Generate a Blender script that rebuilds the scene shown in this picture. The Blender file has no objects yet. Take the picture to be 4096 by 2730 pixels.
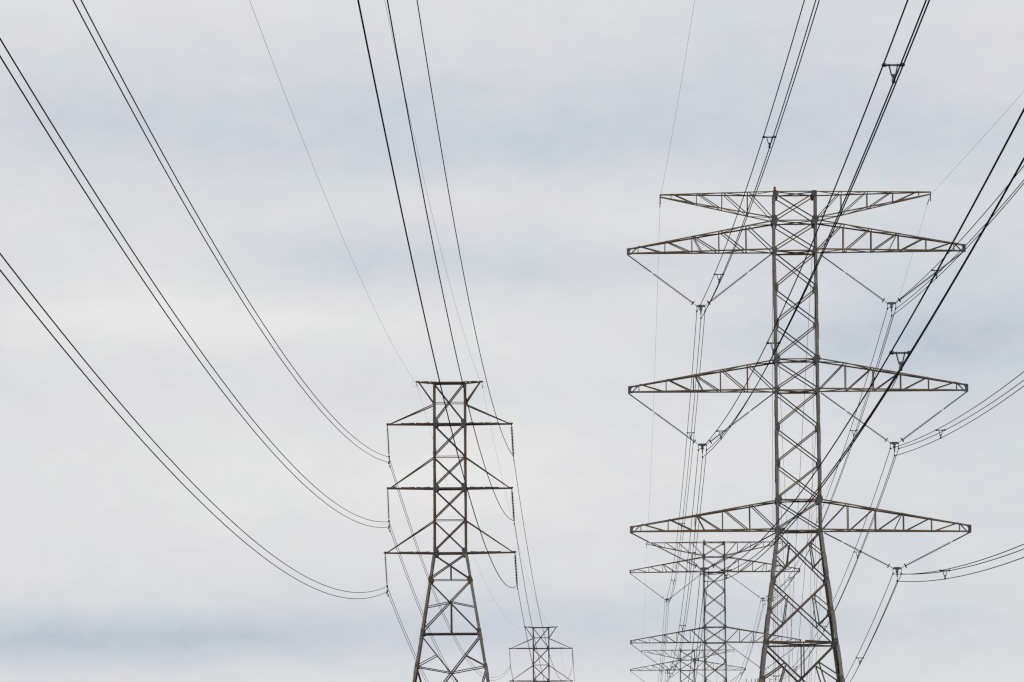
import bpy, math, random
from mathutils import Vector, Matrix

# ------------------------------------------------------------------ camera
scene = bpy.context.scene
cam_data = bpy.data.cameras.new("camera")
cam = bpy.data.objects.new("camera", cam_data)
scene.collection.objects.link(cam)
scene.camera = cam
cam_data.sensor_width = 36.0
cam_data.lens = 17500.0 / 4096.0 * 36.0
cam_data.clip_start = 0.5
cam_data.clip_end = 30000.0
YAW, PITCH, ROLL = -0.0265248, 0.1261904, -0.0045
fw = Vector((math.sin(YAW) * math.cos(PITCH), math.cos(YAW) * math.cos(PITCH), math.sin(PITCH)))
r0 = Vector((math.cos(YAW), -math.sin(YAW), 0.0))
u0 = r0.cross(fw)
rt = r0 * math.cos(ROLL) + u0 * math.sin(ROLL)
up = u0 * math.cos(ROLL) - r0 * math.sin(ROLL)
cam.matrix_world = Matrix(((rt.x, up.x, -fw.x, 0), (rt.y, up.y, -fw.y, 0), (rt.z, up.z, -fw.z, 1.7), (0, 0, 0, 1)))

# ------------------------------------------------------------------ sun, sky, exposure
SUN_EL, SUN_AZ = math.radians(38), math.radians(215)      # soft sun behind cloud, over the left shoulder
sun_d = bpy.data.lights.new("sun", 'SUN')
sun_d.energy = 1.2
sun_d.angle = math.radians(14)
sun_d.color = (1.0, 0.96, 0.9)
sun = bpy.data.objects.new("sun", sun_d)
scene.collection.objects.link(sun)
sv = Vector((math.sin(SUN_AZ) * math.cos(SUN_EL), math.cos(SUN_AZ) * math.cos(SUN_EL), math.sin(SUN_EL)))
sun.rotation_euler = sv.to_track_quat('Z', 'Y').to_euler()

world = bpy.data.worlds.new("World")
scene.world = world
world.use_nodes = True
wn, wl = world.node_tree.nodes, world.node_tree.links
wn.clear()


def wnode(t, **kw):
    n = wn.new(t)
    for k, v in kw.items():
        setattr(n, k, v)
    return n


def wmath(op, a, b=None, c=None, clamp=False):
    n = wn.new('ShaderNodeMath')
    n.operation = op
    n.use_clamp = clamp
    for i, s in enumerate((a, b, c)):
        if s is None:
            continue
        if isinstance(s, (int, float)):
            n.inputs[i].default_value = s
        else:
            wl.new(s, n.inputs[i])
    return n.outputs[0]


tc = wnode('ShaderNodeTexCoord')
sep = wnode('ShaderNodeSeparateXYZ')
wl.new(tc.outputs['Generated'], sep.inputs[0])
az = wmath('MULTIPLY', wmath('ARCTAN2', sep.outputs[0], sep.outputs[1]), 57.2958)
el = wmath('MULTIPLY', wmath('ARCSINE', sep.outputs[2]), 57.2958)
comb = wnode('ShaderNodeCombineXYZ')
wl.new(wmath('MULTIPLY', az, 0.48), comb.inputs[0])
wl.new(el, comb.inputs[1])


def noise(scale, detail, rough, off, dist=0.0):
    m = wnode('ShaderNodeMapping')
    wl.new(comb.outputs[0], m.inputs[0])
    m.inputs['Location'].default_value = off
    n = wnode('ShaderNodeTexNoise')
    wl.new(m.outputs[0], n.inputs['Vector'])
    n.inputs['Scale'].default_value = scale
    n.inputs['Detail'].default_value = detail
    n.inputs['Roughness'].default_value = rough
    n.inputs['Distortion'].default_value = dist
    return n.outputs['Fac']


# stratus layers: (azimuth, elevation, half-width, half-height in degrees, slope, amount); + is bright cloud, - is blue-grey
LAYERS = [
    (-5.0, 11.75, 5.5, 0.45, 0.0, 0.10),
    (-7.2, 10.3, 1.6, 0.70, 0.0, -0.10),
    (-3.3, 10.0, 4.6, 0.85, -0.03, -0.30),
    (-0.6, 9.8, 2.2, 0.5, 0.0, -0.10),
    (1.6, 10.8, 2.4, 1.0, 0.0, -0.18),
    (4.0, 9.6, 2.2, 1.1, 0.0, -0.24),
    (4.6, 11.4, 1.4, 0.5, 0.0, 0.05),
    (-1.9, 9.15, 2.6, 0.32, 0.06, 0.16),
    (1.2, 8.8, 2.2, 0.35, 0.1, 0.22),
    (-6.6, 7.55, 2.6, 0.55, 0.0, 0.34),
    (-7.4, 8.5, 1.2, 0.35, 0.0, 0.10),
    (-1.0, 8.25, 2.8, 0.40, 0.02, -0.24),
    (-3.6, 8.35, 1.2, 0.45, 0.0, -0.16),
    (-3.4, 7.45, 2.6, 0.32, 0.0, 0.20),
    (0.5, 7.75, 2.2, 0.30, 0.0, 0.02),
    (4.4, 7.2, 2.2, 0.80, 0.03, -0.46),
    (1.9, 7.2, 1.3, 0.4, 0.0, -0.20),
    (4.4, 8.4, 1.4, 0.35, 0.0, -0.05),
    (-0.6, 6.95, 2.4, 0.40, 0.0, 0.10),
    (-3.2, 5.5, 5.5, 0.95, 0.0, 0.30),
    (-2.5, 6.55, 2.4, 0.25, 0.0, -0.10),
    (4.4, 5.9, 1.5, 0.5, 0.0, -0.16),
    (3.4, 4.9, 2.6, 0.55, 0.0, -0.16),
    (-7.6, 3.35, 2.8, 0.36, 0.0, -0.32),
    (-5.0, 3.35, 5.0, 0.45, 0.0, -0.28),
    (-0.5, 3.6, 3.0, 0.45, 0.0, -0.24),
    (3.6, 3.5, 2.6, 0.45, 0.0, -0.20),
    (-2.0, 2.75, 6.0, 0.22, 0.0, 0.05),
]
acc = None
for (a0, e0, wa, we, slope, amt) in LAYERS:
    da = wmath('SUBTRACT', az, a0)
    de = wmath('SUBTRACT', wmath('SUBTRACT', el, e0), wmath('MULTIPLY', da, slope))
    q = wmath('ADD', wmath('POWER', wmath('ABSOLUTE', wmath('DIVIDE', da, wa)), 2.0),
              wmath('POWER', wmath('ABSOLUTE', wmath('DIVIDE', de, we)), 2.0))
    g = wmath('MULTIPLY', wmath('EXPONENT', wmath('MULTIPLY', q, -1.0)), amt)
    acc = g if acc is None else wmath('ADD', acc, g)
n1 = wmath('SUBTRACT', noise(1.1, 5.0, 0.5, (3.1, 7.7, 0.0), 0.4), 0.5)
n3 = wmath('SUBTRACT', noise(10.0, 6.0, 0.62, (5.0, 8.3, 4.0), 0.6), 0.5)
n2 = wmath('SUBTRACT', noise(4.0, 4.0, 0.55, (11.0, 2.3, 1.0)), 0.5)
cov = wmath('ADD', wmath('ADD', acc, wmath('MULTIPLY', n1, 0.34)), wmath('MULTIPLY', n2, 0.26))
cov = wmath('ADD', wmath('ADD', cov, wmath('MULTIPLY', n3, 0.12)), 0.62, clamp=True)
ramp = wnode('ShaderNodeValToRGB')
wl.new(cov, ramp.inputs[0])
cr = ramp.color_ramp


def lin(r, g, b):
    f = lambda c: (c / 255 / 12.92) if c / 255 <= 0.04045 else ((c / 255 + 0.055) / 1.055) ** 2.4
    return (f(r), f(g), f(b), 1.0)


cr.elements[0].position = 0.0
cr.elements[0].color = lin(188, 198, 210)
cr.elements[1].position = 1.0
cr.elements[1].color = lin(240, 238, 237)
for pos, c in ((0.25, lin(206, 212, 221)), (0.5, lin(220, 222, 227)), (0.75, lin(230, 229, 231))):
    e = cr.elements.new(pos)
    e.color = c
# a slight green-grey to violet drift in the thin parts of the cloud
hue = wnode('ShaderNodeValToRGB')
wl.new(noise(2.2, 3.0, 0.5, (21.0, 5.0, 2.0)), hue.inputs[0])
hue.color_ramp.elements[0].position = 0.36
hue.color_ramp.elements[0].color = (0.966, 1.0, 0.985, 1)
hue.color_ramp.elements[1].position = 0.64
hue.color_ramp.elements[1].color = (1.0, 0.985, 0.992, 1)
mul = wnode('ShaderNodeMix', data_type='RGBA', blend_type='MULTIPLY')
mul.inputs[0].default_value = 0.8
wl.new(ramp.outputs[0], mul.inputs[6])
wl.new(hue.outputs[0], mul.inputs[7])
bg_cloud = wnode('ShaderNodeBackground')
wl.new(mul.outputs[2], bg_cloud.inputs[0])
bg_cloud.inputs[1].default_value = 0.985
sky = wnode('ShaderNodeTexSky')
sky.sky_type = 'NISHITA'
sky.sun_disc = False
sky.sun_elevation = SUN_EL
sky.sun_rotation = SUN_AZ
bg_sky = wnode('ShaderNodeBackground')
wl.new(sky.outputs[0], bg_sky.inputs[0])
bg_sky.inputs[1].default_value = 0.06
mixs = wnode('ShaderNodeMixShader')
mixs.inputs[0].default_value = 0.94                       # share of the sky that is cloud
wl.new(bg_sky.outputs[0], mixs.inputs[1])
wl.new(bg_cloud.outputs[0], mixs.inputs[2])
wout = wnode('ShaderNodeOutputWorld')
wl.new(mixs.outputs[0], wout.inputs[0])

scene.view_settings.view_transform = 'Standard'
scene.view_settings.look = 'None'
scene.view_settings.exposure = 0.0
scene.view_settings.gamma = 1.0
scene.render.engine = 'CYCLES'
scene.cycles.filter_width = 1.3
scene.cycles.max_bounces = 6
scene.cycles.use_denoising = False

# ------------------------------------------------------------------ materials


def steel_material(name, base, dark, rust, rust_amt, rough=0.62, metal=0.25, scale=1.3):
    m = bpy.data.materials.new(name)
    m.use_nodes = True
    nt = m.node_tree
    N, L = nt.nodes, nt.links
    bs = N['Principled BSDF']
    bs.inputs['Metallic'].default_value = metal
    bs.inputs['Roughness'].default_value = rough
    t = N.new('ShaderNodeTexCoord')
    na = N.new('ShaderNodeTexNoise')
    na.inputs['Scale'].default_value = scale
    na.inputs['Detail'].default_value = 6
    na.inputs['Roughness'].default_value = 0.65
    L.new(t.outputs['Object'], na.inputs['Vector'])
    ra = N.new('ShaderNodeValToRGB')
    ra.color_ramp.elements[0].position = 0.35
    ra.color_ramp.elements[0].color = (*dark, 1)
    ra.color_ramp.elements[1].position = 0.65
    ra.color_ramp.elements[1].color = (*base, 1)
    L.new(na.outputs['Fac'], ra.inputs[0])
    mp = N.new('ShaderNodeMapping')
    mp.inputs['Location'].default_value = (13.0, 4.0, 9.0)
    L.new(t.outputs['Object'], mp.inputs[0])
    nb = N.new('ShaderNodeTexNoise')
    nb.inputs['Scale'].default_value = scale * 0.42
    nb.inputs['Detail'].default_value = 8
    nb.inputs['Roughness'].default_value = 0.7
    L.new(mp.outputs[0], nb.inputs['Vector'])
    rb = N.new('ShaderNodeValToRGB')
    rb.color_ramp.elements[0].position = 0.60 - 0.25 * rust_amt
    rb.color_ramp.elements[0].color = (0, 0, 0, 1)
    rb.color_ramp.elements[1].position = 0.70 - 0.2 * rust_amt
    rb.color_ramp.elements[1].color = (1, 1, 1, 1)
    L.new(nb.outputs['Fac'], rb.inputs[0])
    mx = N.new('ShaderNodeMix')
    mx.data_type = 'RGBA'
    L.new(rb.outputs[0], mx.inputs[0])
    L.new(ra.outputs[0], mx.inputs[6])
    mx.inputs[7].default_value = (*rust, 1)
    L.new(mx.outputs[2], bs.inputs['Base Color'])
    bp = N.new('ShaderNodeBump')
    bp.inputs['Strength'].default_value = 0.3
    bp.inputs['Distance'].default_value = 0.01
    L.new(na.outputs['Fac'], bp.inputs['Height'])
    L.new(bp.outputs[0], bs.inputs['Normal'])
    return m


def plain(name, col, rough=0.5, metal=0.0, vary=0.25, scale=6.0, spec=0.5):
    m = bpy.data.materials.new(name)
    m.use_nodes = True
    N, L = m.node_tree.nodes, m.node_tree.links
    bs = N['Principled BSDF']
    bs.inputs['Metallic'].default_value = metal
    bs.inputs['Roughness'].default_value = rough
    bs.inputs['Specular IOR Level'].default_value = spec
    t = N.new('ShaderNodeTexCoord')
    na = N.new('ShaderNodeTexNoise')
    na.inputs['Scale'].default_value = scale
    na.inputs['Detail'].default_value = 4
    L.new(t.outputs['Object'], na.inputs['Vector'])
    ra = N.new('ShaderNodeValToRGB')
    ra.color_ramp.elements[0].position = 0.3
    ra.color_ramp.elements[0].color = (*[c * (1 - vary) for c in col], 1)
    ra.color_ramp.elements[1].position = 0.7
    ra.color_ramp.elements[1].color = (*[min(1, c * (1 + vary)) for c in col], 1)
    L.new(na.outputs['Fac'], ra.inputs[0])
    L.new(ra.outputs[0], bs.inputs['Base Color'])
    return m


M = {
    'leg': steel_material('weathered_leg_steel', (0.40, 0.385, 0.355), (0.22, 0.21, 0.19), (0.36, 0.235, 0.125), 0.4),
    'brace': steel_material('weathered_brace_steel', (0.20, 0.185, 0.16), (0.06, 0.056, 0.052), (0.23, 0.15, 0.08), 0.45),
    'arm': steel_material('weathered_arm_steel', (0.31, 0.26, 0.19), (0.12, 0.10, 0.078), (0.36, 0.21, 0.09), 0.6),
    'plate': steel_material('plate_steel', (0.22, 0.22, 0.215), (0.12, 0.12, 0.115), (0.17, 0.12, 0.08), 0.15),
    'bleg': steel_material('brown_leg_steel', (0.26, 0.185, 0.135), (0.15, 0.10, 0.07), (0.24, 0.105, 0.05), 0.55),
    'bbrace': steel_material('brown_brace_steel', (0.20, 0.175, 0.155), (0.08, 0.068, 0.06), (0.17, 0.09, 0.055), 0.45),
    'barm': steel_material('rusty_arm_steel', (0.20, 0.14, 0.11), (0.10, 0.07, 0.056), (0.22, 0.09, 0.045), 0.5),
    'rust': steel_material('orange_rust_plate', (0.19, 0.115, 0.07), (0.12, 0.075, 0.045), (0.24, 0.12, 0.055), 0.4, scale=3.0),
    'wire': plain('aged_conductor', (0.007, 0.007, 0.007), 0.7, 0.0, 0.2, 0.6, 0.08),
    'ground_wire': plain('galvanised_strand', (0.10, 0.10, 0.105), 0.6, 0.2, 0.2, 0.6),
    'insulator': plain('dark_insulator_glaze', (0.014, 0.014, 0.014), 0.5, 0.0, 0.3, 9.0, 0.2),
    'fitting': plain('dark_fitting', (0.04, 0.04, 0.042), 0.5, 0.4, 0.3, 9.0),
    'yoke': plain('galvanised_yoke', (0.13, 0.155, 0.175), 0.5, 0.3, 0.2, 5.0),
    'rod': plain('galvanised_rod', (0.13, 0.155, 0.18), 0.5, 0.3, 0.2, 5.0),
    'spacer': plain('cast_spacer_alloy', (0.17, 0.165, 0.175), 0.55, 0.3, 0.3, 12.0),
    'white_cable': plain('white_sheath', (0.75, 0.75, 0.74), 0.5, 0.0, 0.05, 4.0),
    'red': plain('red_lens', (0.62, 0.018, 0.012), 0.25, 0.0, 0.2, 4.0),
    'mast': plain('pale_mast_paint', (0.45, 0.47, 0.46), 0.6, 0.1, 0.1, 2.0),
    'panel': plain('pale_antenna_plastic', (0.72, 0.74, 0.70), 0.5, 0.0, 0.1, 2.0),
}

# ------------------------------------------------------------------ helpers
COL = scene.collection


class MB:
    """collects bars, plates and tubes and links them as ONE mesh object"""

    def __init__(self):
        self.v, self.f, self.sm = [], [], []

    def _add(self, vs, fs, smooth=False):
        o = len(self.v)
        self.v += [tuple(x) for x in vs]
        self.f += [tuple(i + o for i in q) for q in fs]
        self.sm += [smooth] * len(fs)

    def prism(self, p, q, prof, u, v):
        n = len(prof)
        a = [p + u * s + v * t for s, t in prof] + [q + u * s + v * t for s, t in prof]
        fs = [(i, (i + 1) % n, n + (i + 1) % n, n + i) for i in range(n)]
        fs += [tuple(range(n - 1, -1, -1)), tuple(range(n, 2 * n))]
        self._add(a, fs)

    def angle(self, p, q, w, t, hu, hv):
        """rolled angle section; hu and hv say which way the two flanges run"""
        p, q = Vector(p), Vector(q)
        a = (q - p).normalized()
        u = Vector(hu)
        u = (u - a * u.dot(a)).normalized()
        v = a.cross(u)
        if v.dot(Vector(hv)) < 0:
            v = -v
        self.prism(p, q, [(0, 0), (w, 0), (w, t), (t, t), (t, w), (0, w)], u, v)
        return self

    def bar(self, p, q, w, h, hu=(0, 1, 0)):
        p, q = Vector(p), Vector(q)
        a = (q - p).normalized()
        u = Vector(hu)
        u = u - a * u.dot(a)
        if u.length < 1e-4:
            u = Vector((1, 0, 0)) - a * a.x
        u.normalize()
        v = a.cross(u)
        self.prism(p, q, [(-h / 2, -w / 2), (h / 2, -w / 2), (h / 2, w / 2), (-h / 2, w / 2)], u, v)
        return self

    def tube(self, pts, r, n=6, closed=False):
        pts = [Vector(p) for p in pts]
        m = len(pts)
        rs = r if isinstance(r, (list, tuple)) else [r] * m
        vs, fs = [], []
        for i, p in enumerate(pts):
            a = (pts[(i + 1) % m] if (closed or i < m - 1) else p) - (pts[i - 1] if (closed or i > 0) else p)
            a.normalize()
            u = Vector((0, 0, 1)) if abs(a.z) < 0.9 else Vector((1, 0, 0))
            u = (u - a * u.dot(a)).normalized()
            v = a.cross(u)
            for k in range(n):
                c = 2 * math.pi * k / n
                vs.append(p + (u * math.cos(c) + v * math.sin(c)) * rs[i])
        for i in range(m if closed else m - 1):
            j = (i + 1) % m
            for k in range(n):
                l = (k + 1) % n
                fs.append((i * n + k, i * n + l, j * n + l, j * n + k))
        if not closed:
            fs += [tuple(range(n - 1, -1, -1)), tuple(range((m - 1) * n, m * n))]
        self._add(vs, fs, True)
        return self

    def lathe(self, p, q, prof, n=10):
        """prof = [(fraction along p-q, radius)]"""
        p, q = Vector(p), Vector(q)
        return self.tube([p.lerp(q, f) for f, _ in prof], [r for _, r in prof], n)

    def slab(self, outline, c, th, ux=(1, 0, 0), uz=(0, 0, 1)):
        """flat plate: outline in plate coordinates, centred on c, thickness th"""
        ux, uz = Vector(ux), Vector(uz)
        nn = ux.cross(uz).normalized() * (th / 2)
        c = Vector(c)
        a = [c + ux * x + uz * z for x, z in outline]
        n = len(a)
        vs = [p - nn for p in a] + [p + nn for p in a]
        fs = [(i, (i + 1) % n, n + (i + 1) % n, n + i) for i in range(n)]
        fs += [tuple(range(n - 1, -1, -1)), tuple(range(n, 2 * n))]
        self._add(vs, fs)
        return self

    def mesh(self, name, mat):
        me = bpy.data.meshes.new(name)
        me.from_pydata(self.v, [], self.f)
        me.polygons.foreach_set('use_smooth', self.sm)
        me.materials.append(M[mat])
        me.update()
        return me

    def build(self, name, mat, parent=None):
        o = bpy.data.objects.new(name, self.mesh(name, mat))
        COL.objects.link(o)
        if parent is not None:
            o.parent = parent
        return o


def tag(o, label=None, cat=None, group=None, kind=None):
    if label:
        o['label'] = label
    if cat:
        o['category'] = cat
    if group:
        o['group'] = group
    if kind:
        o['kind'] = kind
    return o


def empty(name, loc):
    o = bpy.data.objects.new(name, None)
    o.empty_display_size = 0.5
    COL.objects.link(o)
    o.location = loc
    return o


def copy_tree(o, parent=None):
    c = o.copy()
    COL.objects.link(c)
    c.parent = parent
    for ch in list(o.children):
        copy_tree(ch, c)
    return c


def interp(tab, z, k):
    for a, b in zip(tab[:-1], tab[1:]):
        if a[0] >= z >= b[0]:
            t = (a[0] - z) / (a[0] - b[0])
            return a[k] + (b[k] - a[k]) * t
    return tab[0][k] if z > tab[0][0] else tab[-1][k]


X, Y, Z = Vector((1, 0, 0)), Vector((0, 1, 0)), Vector((0, 0, 1))


class Body:
    """square lattice shaft: node(z, side, face) gives the corner of a leg"""

    def __init__(self, tab):
        self.tab = tab

    def node(self, z, s, f):
        x = interp(self.tab, z, 1 if s < 0 else 2)
        d = interp(self.tab, z, 3) / 2
        return Vector((x, -d if f < 0 else d, z))


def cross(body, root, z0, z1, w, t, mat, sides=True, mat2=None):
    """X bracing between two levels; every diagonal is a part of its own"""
    mat2 = mat2 or mat  # separate steel for rising diagonals; shade on falling ones is put into the colour
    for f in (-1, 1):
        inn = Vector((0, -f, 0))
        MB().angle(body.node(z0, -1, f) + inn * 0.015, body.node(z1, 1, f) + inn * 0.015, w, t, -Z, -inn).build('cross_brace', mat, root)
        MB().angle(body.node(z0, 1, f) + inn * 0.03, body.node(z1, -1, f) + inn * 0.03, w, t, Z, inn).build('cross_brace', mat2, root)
    if sides:
        for s in (-1, 1):
            m = MB()
            inn = Vector((-s, 0, 0))
            m.angle(body.node(z0, s, -1) + inn * 0.015, body.node(z1, s, 1) + inn * 0.015, w * 0.9, t, -Z, inn)
            m.angle(body.node(z0, s, 1) - inn * 0.02, body.node(z1, s, -1) - inn * 0.02, w * 0.9, t, Z, -inn)
            m.build('side_brace', mat, root)


def ring(body, root, z, w, t, mat, plan=True):
    """horizontal members round the shaft, with a flat X inside it"""
    for f in (-1, 1):
        MB().angle(body.node(z, -1, f), body.node(z, 1, f), w, t, -Z, (0, -f, 0)).build('horizontal_beam', mat, root)
    for s in (-1, 1):
        MB().angle(body.node(z, s, -1), body.node(z, s, 1), w, t, -Z, (-s, 0, 0)).build('horizontal_beam', mat, root)
    if plan:
        m = MB()
        m.angle(body.node(z - 0.03, -1, -1), body.node(z - 0.03, 1, 1), w * 0.8, t, -Z, (1, -1, 0))
        m.angle(body.node(z - 0.05, 1, -1), body.node(z - 0.05, -1, 1), w * 0.8, t, -Z, (-1, -1, 0))
        m.build('plan_brace', mat, root)


def gusset(root, body, z, s, f, w, h, mat='plate', ox=0.0, oz=0.0, pointed=True, name='gusset_plate'):
    c = body.node(z, s, f) + Vector((-s * 0.06 + ox, 0.014 * f, oz))
    if pointed:
        out = [(-w * .35, -h * .5), (w * .35, -h * .5), (w * .62, -h * .12), (w * .62, h * .12), (w * .35, h * .5), (-w * .35, h * .5),
               (-w * .62, h * .12), (-w * .62, -h * .12)]
    else:
        out = [(-w / 2, -h / 2), (w / 2, -h / 2), (w / 2, h / 2), (-w / 2, h / 2)]
    MB().slab(out, c, 0.02).build(name, mat, root)


def legs(body, root, zs, w, t, mat, splice=None):
    """four corner legs; each drawn as one mesh running down through the levels zs"""
    for s in (-1, 1):
        for f in (-1, 1):
            m = MB()
            for a, b in zip(zs[:-1], zs[1:]):
                o = Vector((s * w / 2, 0, 0))
                m.angle(body.node(a, s, f) + o, body.node(b, s, f) + o, w, t, (-s, 0, 0), (0, -f, 0))
            # lapped outer splice angles
            for z in (splice or []):
                pa, pb = body.node(z, s, f), body.node(z - 1.1, s, f)
                o = Vector((s * (w / 2 + 0.025), f * 0.02, 0))
                m.angle(pa + o, pb + o, w * 1.05, t * 0.8, (-s, 0, 0), (0, -f, 0))
            m.build('leg', mat, root)


# ------------------------------------------------------------------ the big tower of the right-hand line
LEVA = [(46.744, -1.345, 1.339, 1.85), (44.824, -1.384, 1.335, 1.85), (42.895, -1.375, 1.309, 1.85), (40.49, -1.332, 1.3, 1.85),
        (38.187, -1.319, 1.327, 1.85), (35.869, -1.338, 1.345, 1.85), (33.862, -1.331, 1.334, 1.85), (31.469, -1.336, 1.344, 1.85),
        (29.136, -1.337, 1.373, 1.85), (26.809, -1.344, 1.384, 1.85), (24.83, -1.337, 1.39, 1.85), (21.602, -1.728, 1.751, 2.97),
        (19.629, -1.985, 2.01, 3.66), (17.619, -2.225, 2.252, 4.36), (15.226, -2.512, 2.557, 5.2), (0.0, -4.34, 4.50, 9.0)]
ARMS = {
    'tL': (-8.685, 46.729, 46.511, 46.744, 44.974, [0.093, 0.318, 0.541, 0.766]),
    'tR': (8.774, 46.763, 46.550, 46.728, 44.967, [0.098, 0.324, 0.548, 0.774]),
    '1L': (-10.862, 43.179, 42.836, 44.860, 42.930, [0.073, 0.256, 0.44, 0.624, 0.809]),
    '1R': (10.983, 43.274, 42.840, 44.902, 42.908, [0.074, 0.261, 0.445, 0.627, 0.812]),
    '2L': (-10.851, 34.202, 33.817, 35.835, 33.856, [0.07, 0.254, 0.439, 0.622, 0.804]),
    '2R': (10.988, 34.190, 33.776, 35.895, 33.867, [0.073, 0.259, 0.445, 0.627, 0.812]),
    '3L': (-10.804, 25.170, 24.811, 26.786, 24.848, [0.071, 0.256, 0.439, 0.624, 0.808]),
    '3R': (11.030, 25.119, 24.681, 26.819, 24.813, [0.075, 0.259, 0.445, 0.631, 0.814]),
}
VSTR = {
    'TL': ((-10.834, 42.804), (-1.475, 42.815), (-6.117, 38.894)),
    'ML': ((-10.844, 33.786), (-1.46, 33.745), (-6.108, 29.902)),
    'BL': ((-10.77, 24.785), (-1.467, 24.717), (-6.058, 21.93)),
    'TR': ((10.915, 42.869), (1.636, 42.698), (6.161, 38.976)),
    'MR': ((10.94, 33.745), (1.547, 33.723), (6.207, 29.919)),
    'BR': ((10.982, 24.68), (1.628, 24.702), (6.254, 21.87)),
}
CABLES = [
    ('w', [(-1.335, 45.134), (-1.279, 43.042), (-1.205, 39.782), (-1.132, 36.531), (-1.059, 33.289), (-0.954, 30.057), (-0.833, 26.834), (-0.727, 23.749), (-0.631, 21.216), (-0.575, 19.329), (-0.533, 17.524), (-0.42, 15.149)]),
    ('w', [(1.43, 46.697), (1.317, 43.02), (1.21, 39.762), (1.135, 36.513), (1.044, 33.273), (0.954, 30.043), (0.88, 26.822), (0.823, 24.958), (0.71, 21.208), (0.645, 18.65), (0.568, 15.144)]),
    ('w', [(-1.36, 33.615), (-1.243, 30.059), (-1.153, 26.836), (-1.04, 24.361), (-0.972, 22.019), (-0.84, 18.548), (-0.706, 15.151)]),
    ('w', [(1.468, 33.756), (1.381, 30.847), (1.2, 26.82), (1.071, 24.346), (0.934, 21.206), (0.819, 18.538), (0.663, 15.143)]),
    ('w', [(-1.373, 24.588), (-1.326, 23.143), (-1.238, 21.22), (-1.125, 18.661), (-1.066, 16.953), (-0.977, 15.152)]),
    ('w', [(1.554, 24.584), (1.473, 23.317), (1.349, 21.204), (1.139, 18.567), (0.886, 15.142)]),
    ('d', [(1.087, 42.663), (0.904, 39.764), (0.669, 36.517), (0.45, 33.278), (0.216, 30.048), (0.015, 26.828), (-0.256, 23.12), (-0.434, 20.399), (-0.551, 18.658), (-0.705, 16.521), (-0.77, 15.151)]),
    ('d', [(1.178, 31.204), (1.003, 28.914), (0.784, 26.823), (0.581, 24.767), (0.267, 21.483), (-0.009, 18.654), (-0.34, 15.149)]),
    ('d', [(1.456, 24.408), (1.241, 22.71), (0.97, 20.278), (0.683, 17.884), (0.395, 15.304)]),
    ('d', [(-1.478, 42.554), (-1.531, 38.158), (-1.611, 30.062), (-1.664, 23.546), (-1.7, 18.665), (-1.71, 15.157)]),
    ('d', [(-1.428, 33.292), (-1.498, 26.838), (-1.564, 22.023), (-1.588, 18.664), (-1.619, 15.156)]),
    ('d', [(-1.445, 23.946), (-1.437, 21.91), (-1.42, 18.551), (-1.399, 15.155)]),
]


def truss_arm(root, body, key, name, spec):
    tipx, zt, zb, ltop, lbot, ver = spec
    s = -1 if key[1] == 'L' else 1
    up_arm = key[0] != 't'
    m = MB()
    w, t = (0.088, 0.014) if up_arm else (0.072, 0.012)

    def P(fr, top, f):
        lx = body.node(ltop if top else lbot, s, f)
        a = Vector((tipx, f * 0.07, zt if top else zb))
        b = Vector((lx.x, lx.y, ltop if top else lbot))
        return a.lerp(b, fr)
    for f in (-1, 1):
        inn = Vector((0, -f, 0))
        m.angle(P(0, True, f), P(1, True, f), w, t, inn, -Z)
        m.angle(P(0, False, f), P(1, False, f), w, t, inn, Z)
        # proud cover angles lapped on to the chords, panel by panel
    # lacing in the top and bottom planes
    ks = [0.02] + ver + [1.0]
    for i, (a, b) in enumerate(zip(ks[:-1], ks[1:])):
        fa, fb = (-1, 1) if i % 2 else (1, -1)
        for top in (True, False):
            m.angle(P(a, top, fa), P(b, top, fb), w * 0.62, t, (0, 0, -1 if top else 1), X)
            m.angle(P(a, top, -1), P(a, top, 1), w * 0.6, t, (0, 0, -1 if top else 1), X)
    arm = m.build(name, 'arm', root)
    for i, a in enumerate(ver):
        for f in (-1, 1):
            o = Vector((0, -f * 0.02, 0))
            MB().angle(P(a, True, f) + o, P(a, False, f) + o, w * 0.68, t, (-s, 0, 0), (0, -f, 0)).build('strut', 'arm', arm)
    nx = ver[1:] + [1.0]
    for i, (a, b) in enumerate(zip(ver, nx)):
        for f in (-1, 1):
            o = Vector((0, -f * 0.035, 0))
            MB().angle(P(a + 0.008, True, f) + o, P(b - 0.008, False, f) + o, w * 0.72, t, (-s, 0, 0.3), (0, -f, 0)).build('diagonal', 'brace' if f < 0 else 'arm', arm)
    if up_arm:                                          # the short extra diagonal in the third panel
        a = ver[2]
        for f in (-1, 1):
            MB().angle(P(a + 0.008, True, f), P(a + 0.067, False, f), w * 0.6, t, (-s, 0, 0), (0, -f, 0)).build('diagonal', 'brace', arm)
            MB().angle(P(ver[0], True, f), P(0.02, False, f), w * 0.6, t, (-s, 0, 0), (0, -f, 0)).build('diagonal', 'brace', arm)
        h = zt - zb
        pl = MB()
        for f in (-1, 1):
            pl.slab([(0, -0.03), (s * -0.30, -0.03), (s * -0.18, h * .3), (s * -0.18, h * .62), (s * -0.34, h + .06), (0, h + 0.03)],
                    (tipx - s * 0.012, f * 0.085, zb), 0.014)
        pl.slab([(-0.1, -0.03), (0.1, -0.03), (0.1, h + .02), (-0.1, h + .02)], (tipx, 0, zb), 0.014, (0, 1, 0))
        pl.build('tip_plate', 'plate', arm)
    else:
        pl = MB()
        pl.bar((tipx, 0, zt), (tipx, 0, zb - 0.25), 0.07, 0.05)
        pl.tube([(tipx, 0, zb - 0.18), (tipx + 0.02, 0, zb - 0.42)], 0.03)
        pl.build('wire_hanger', 'fitting', arm)


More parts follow.
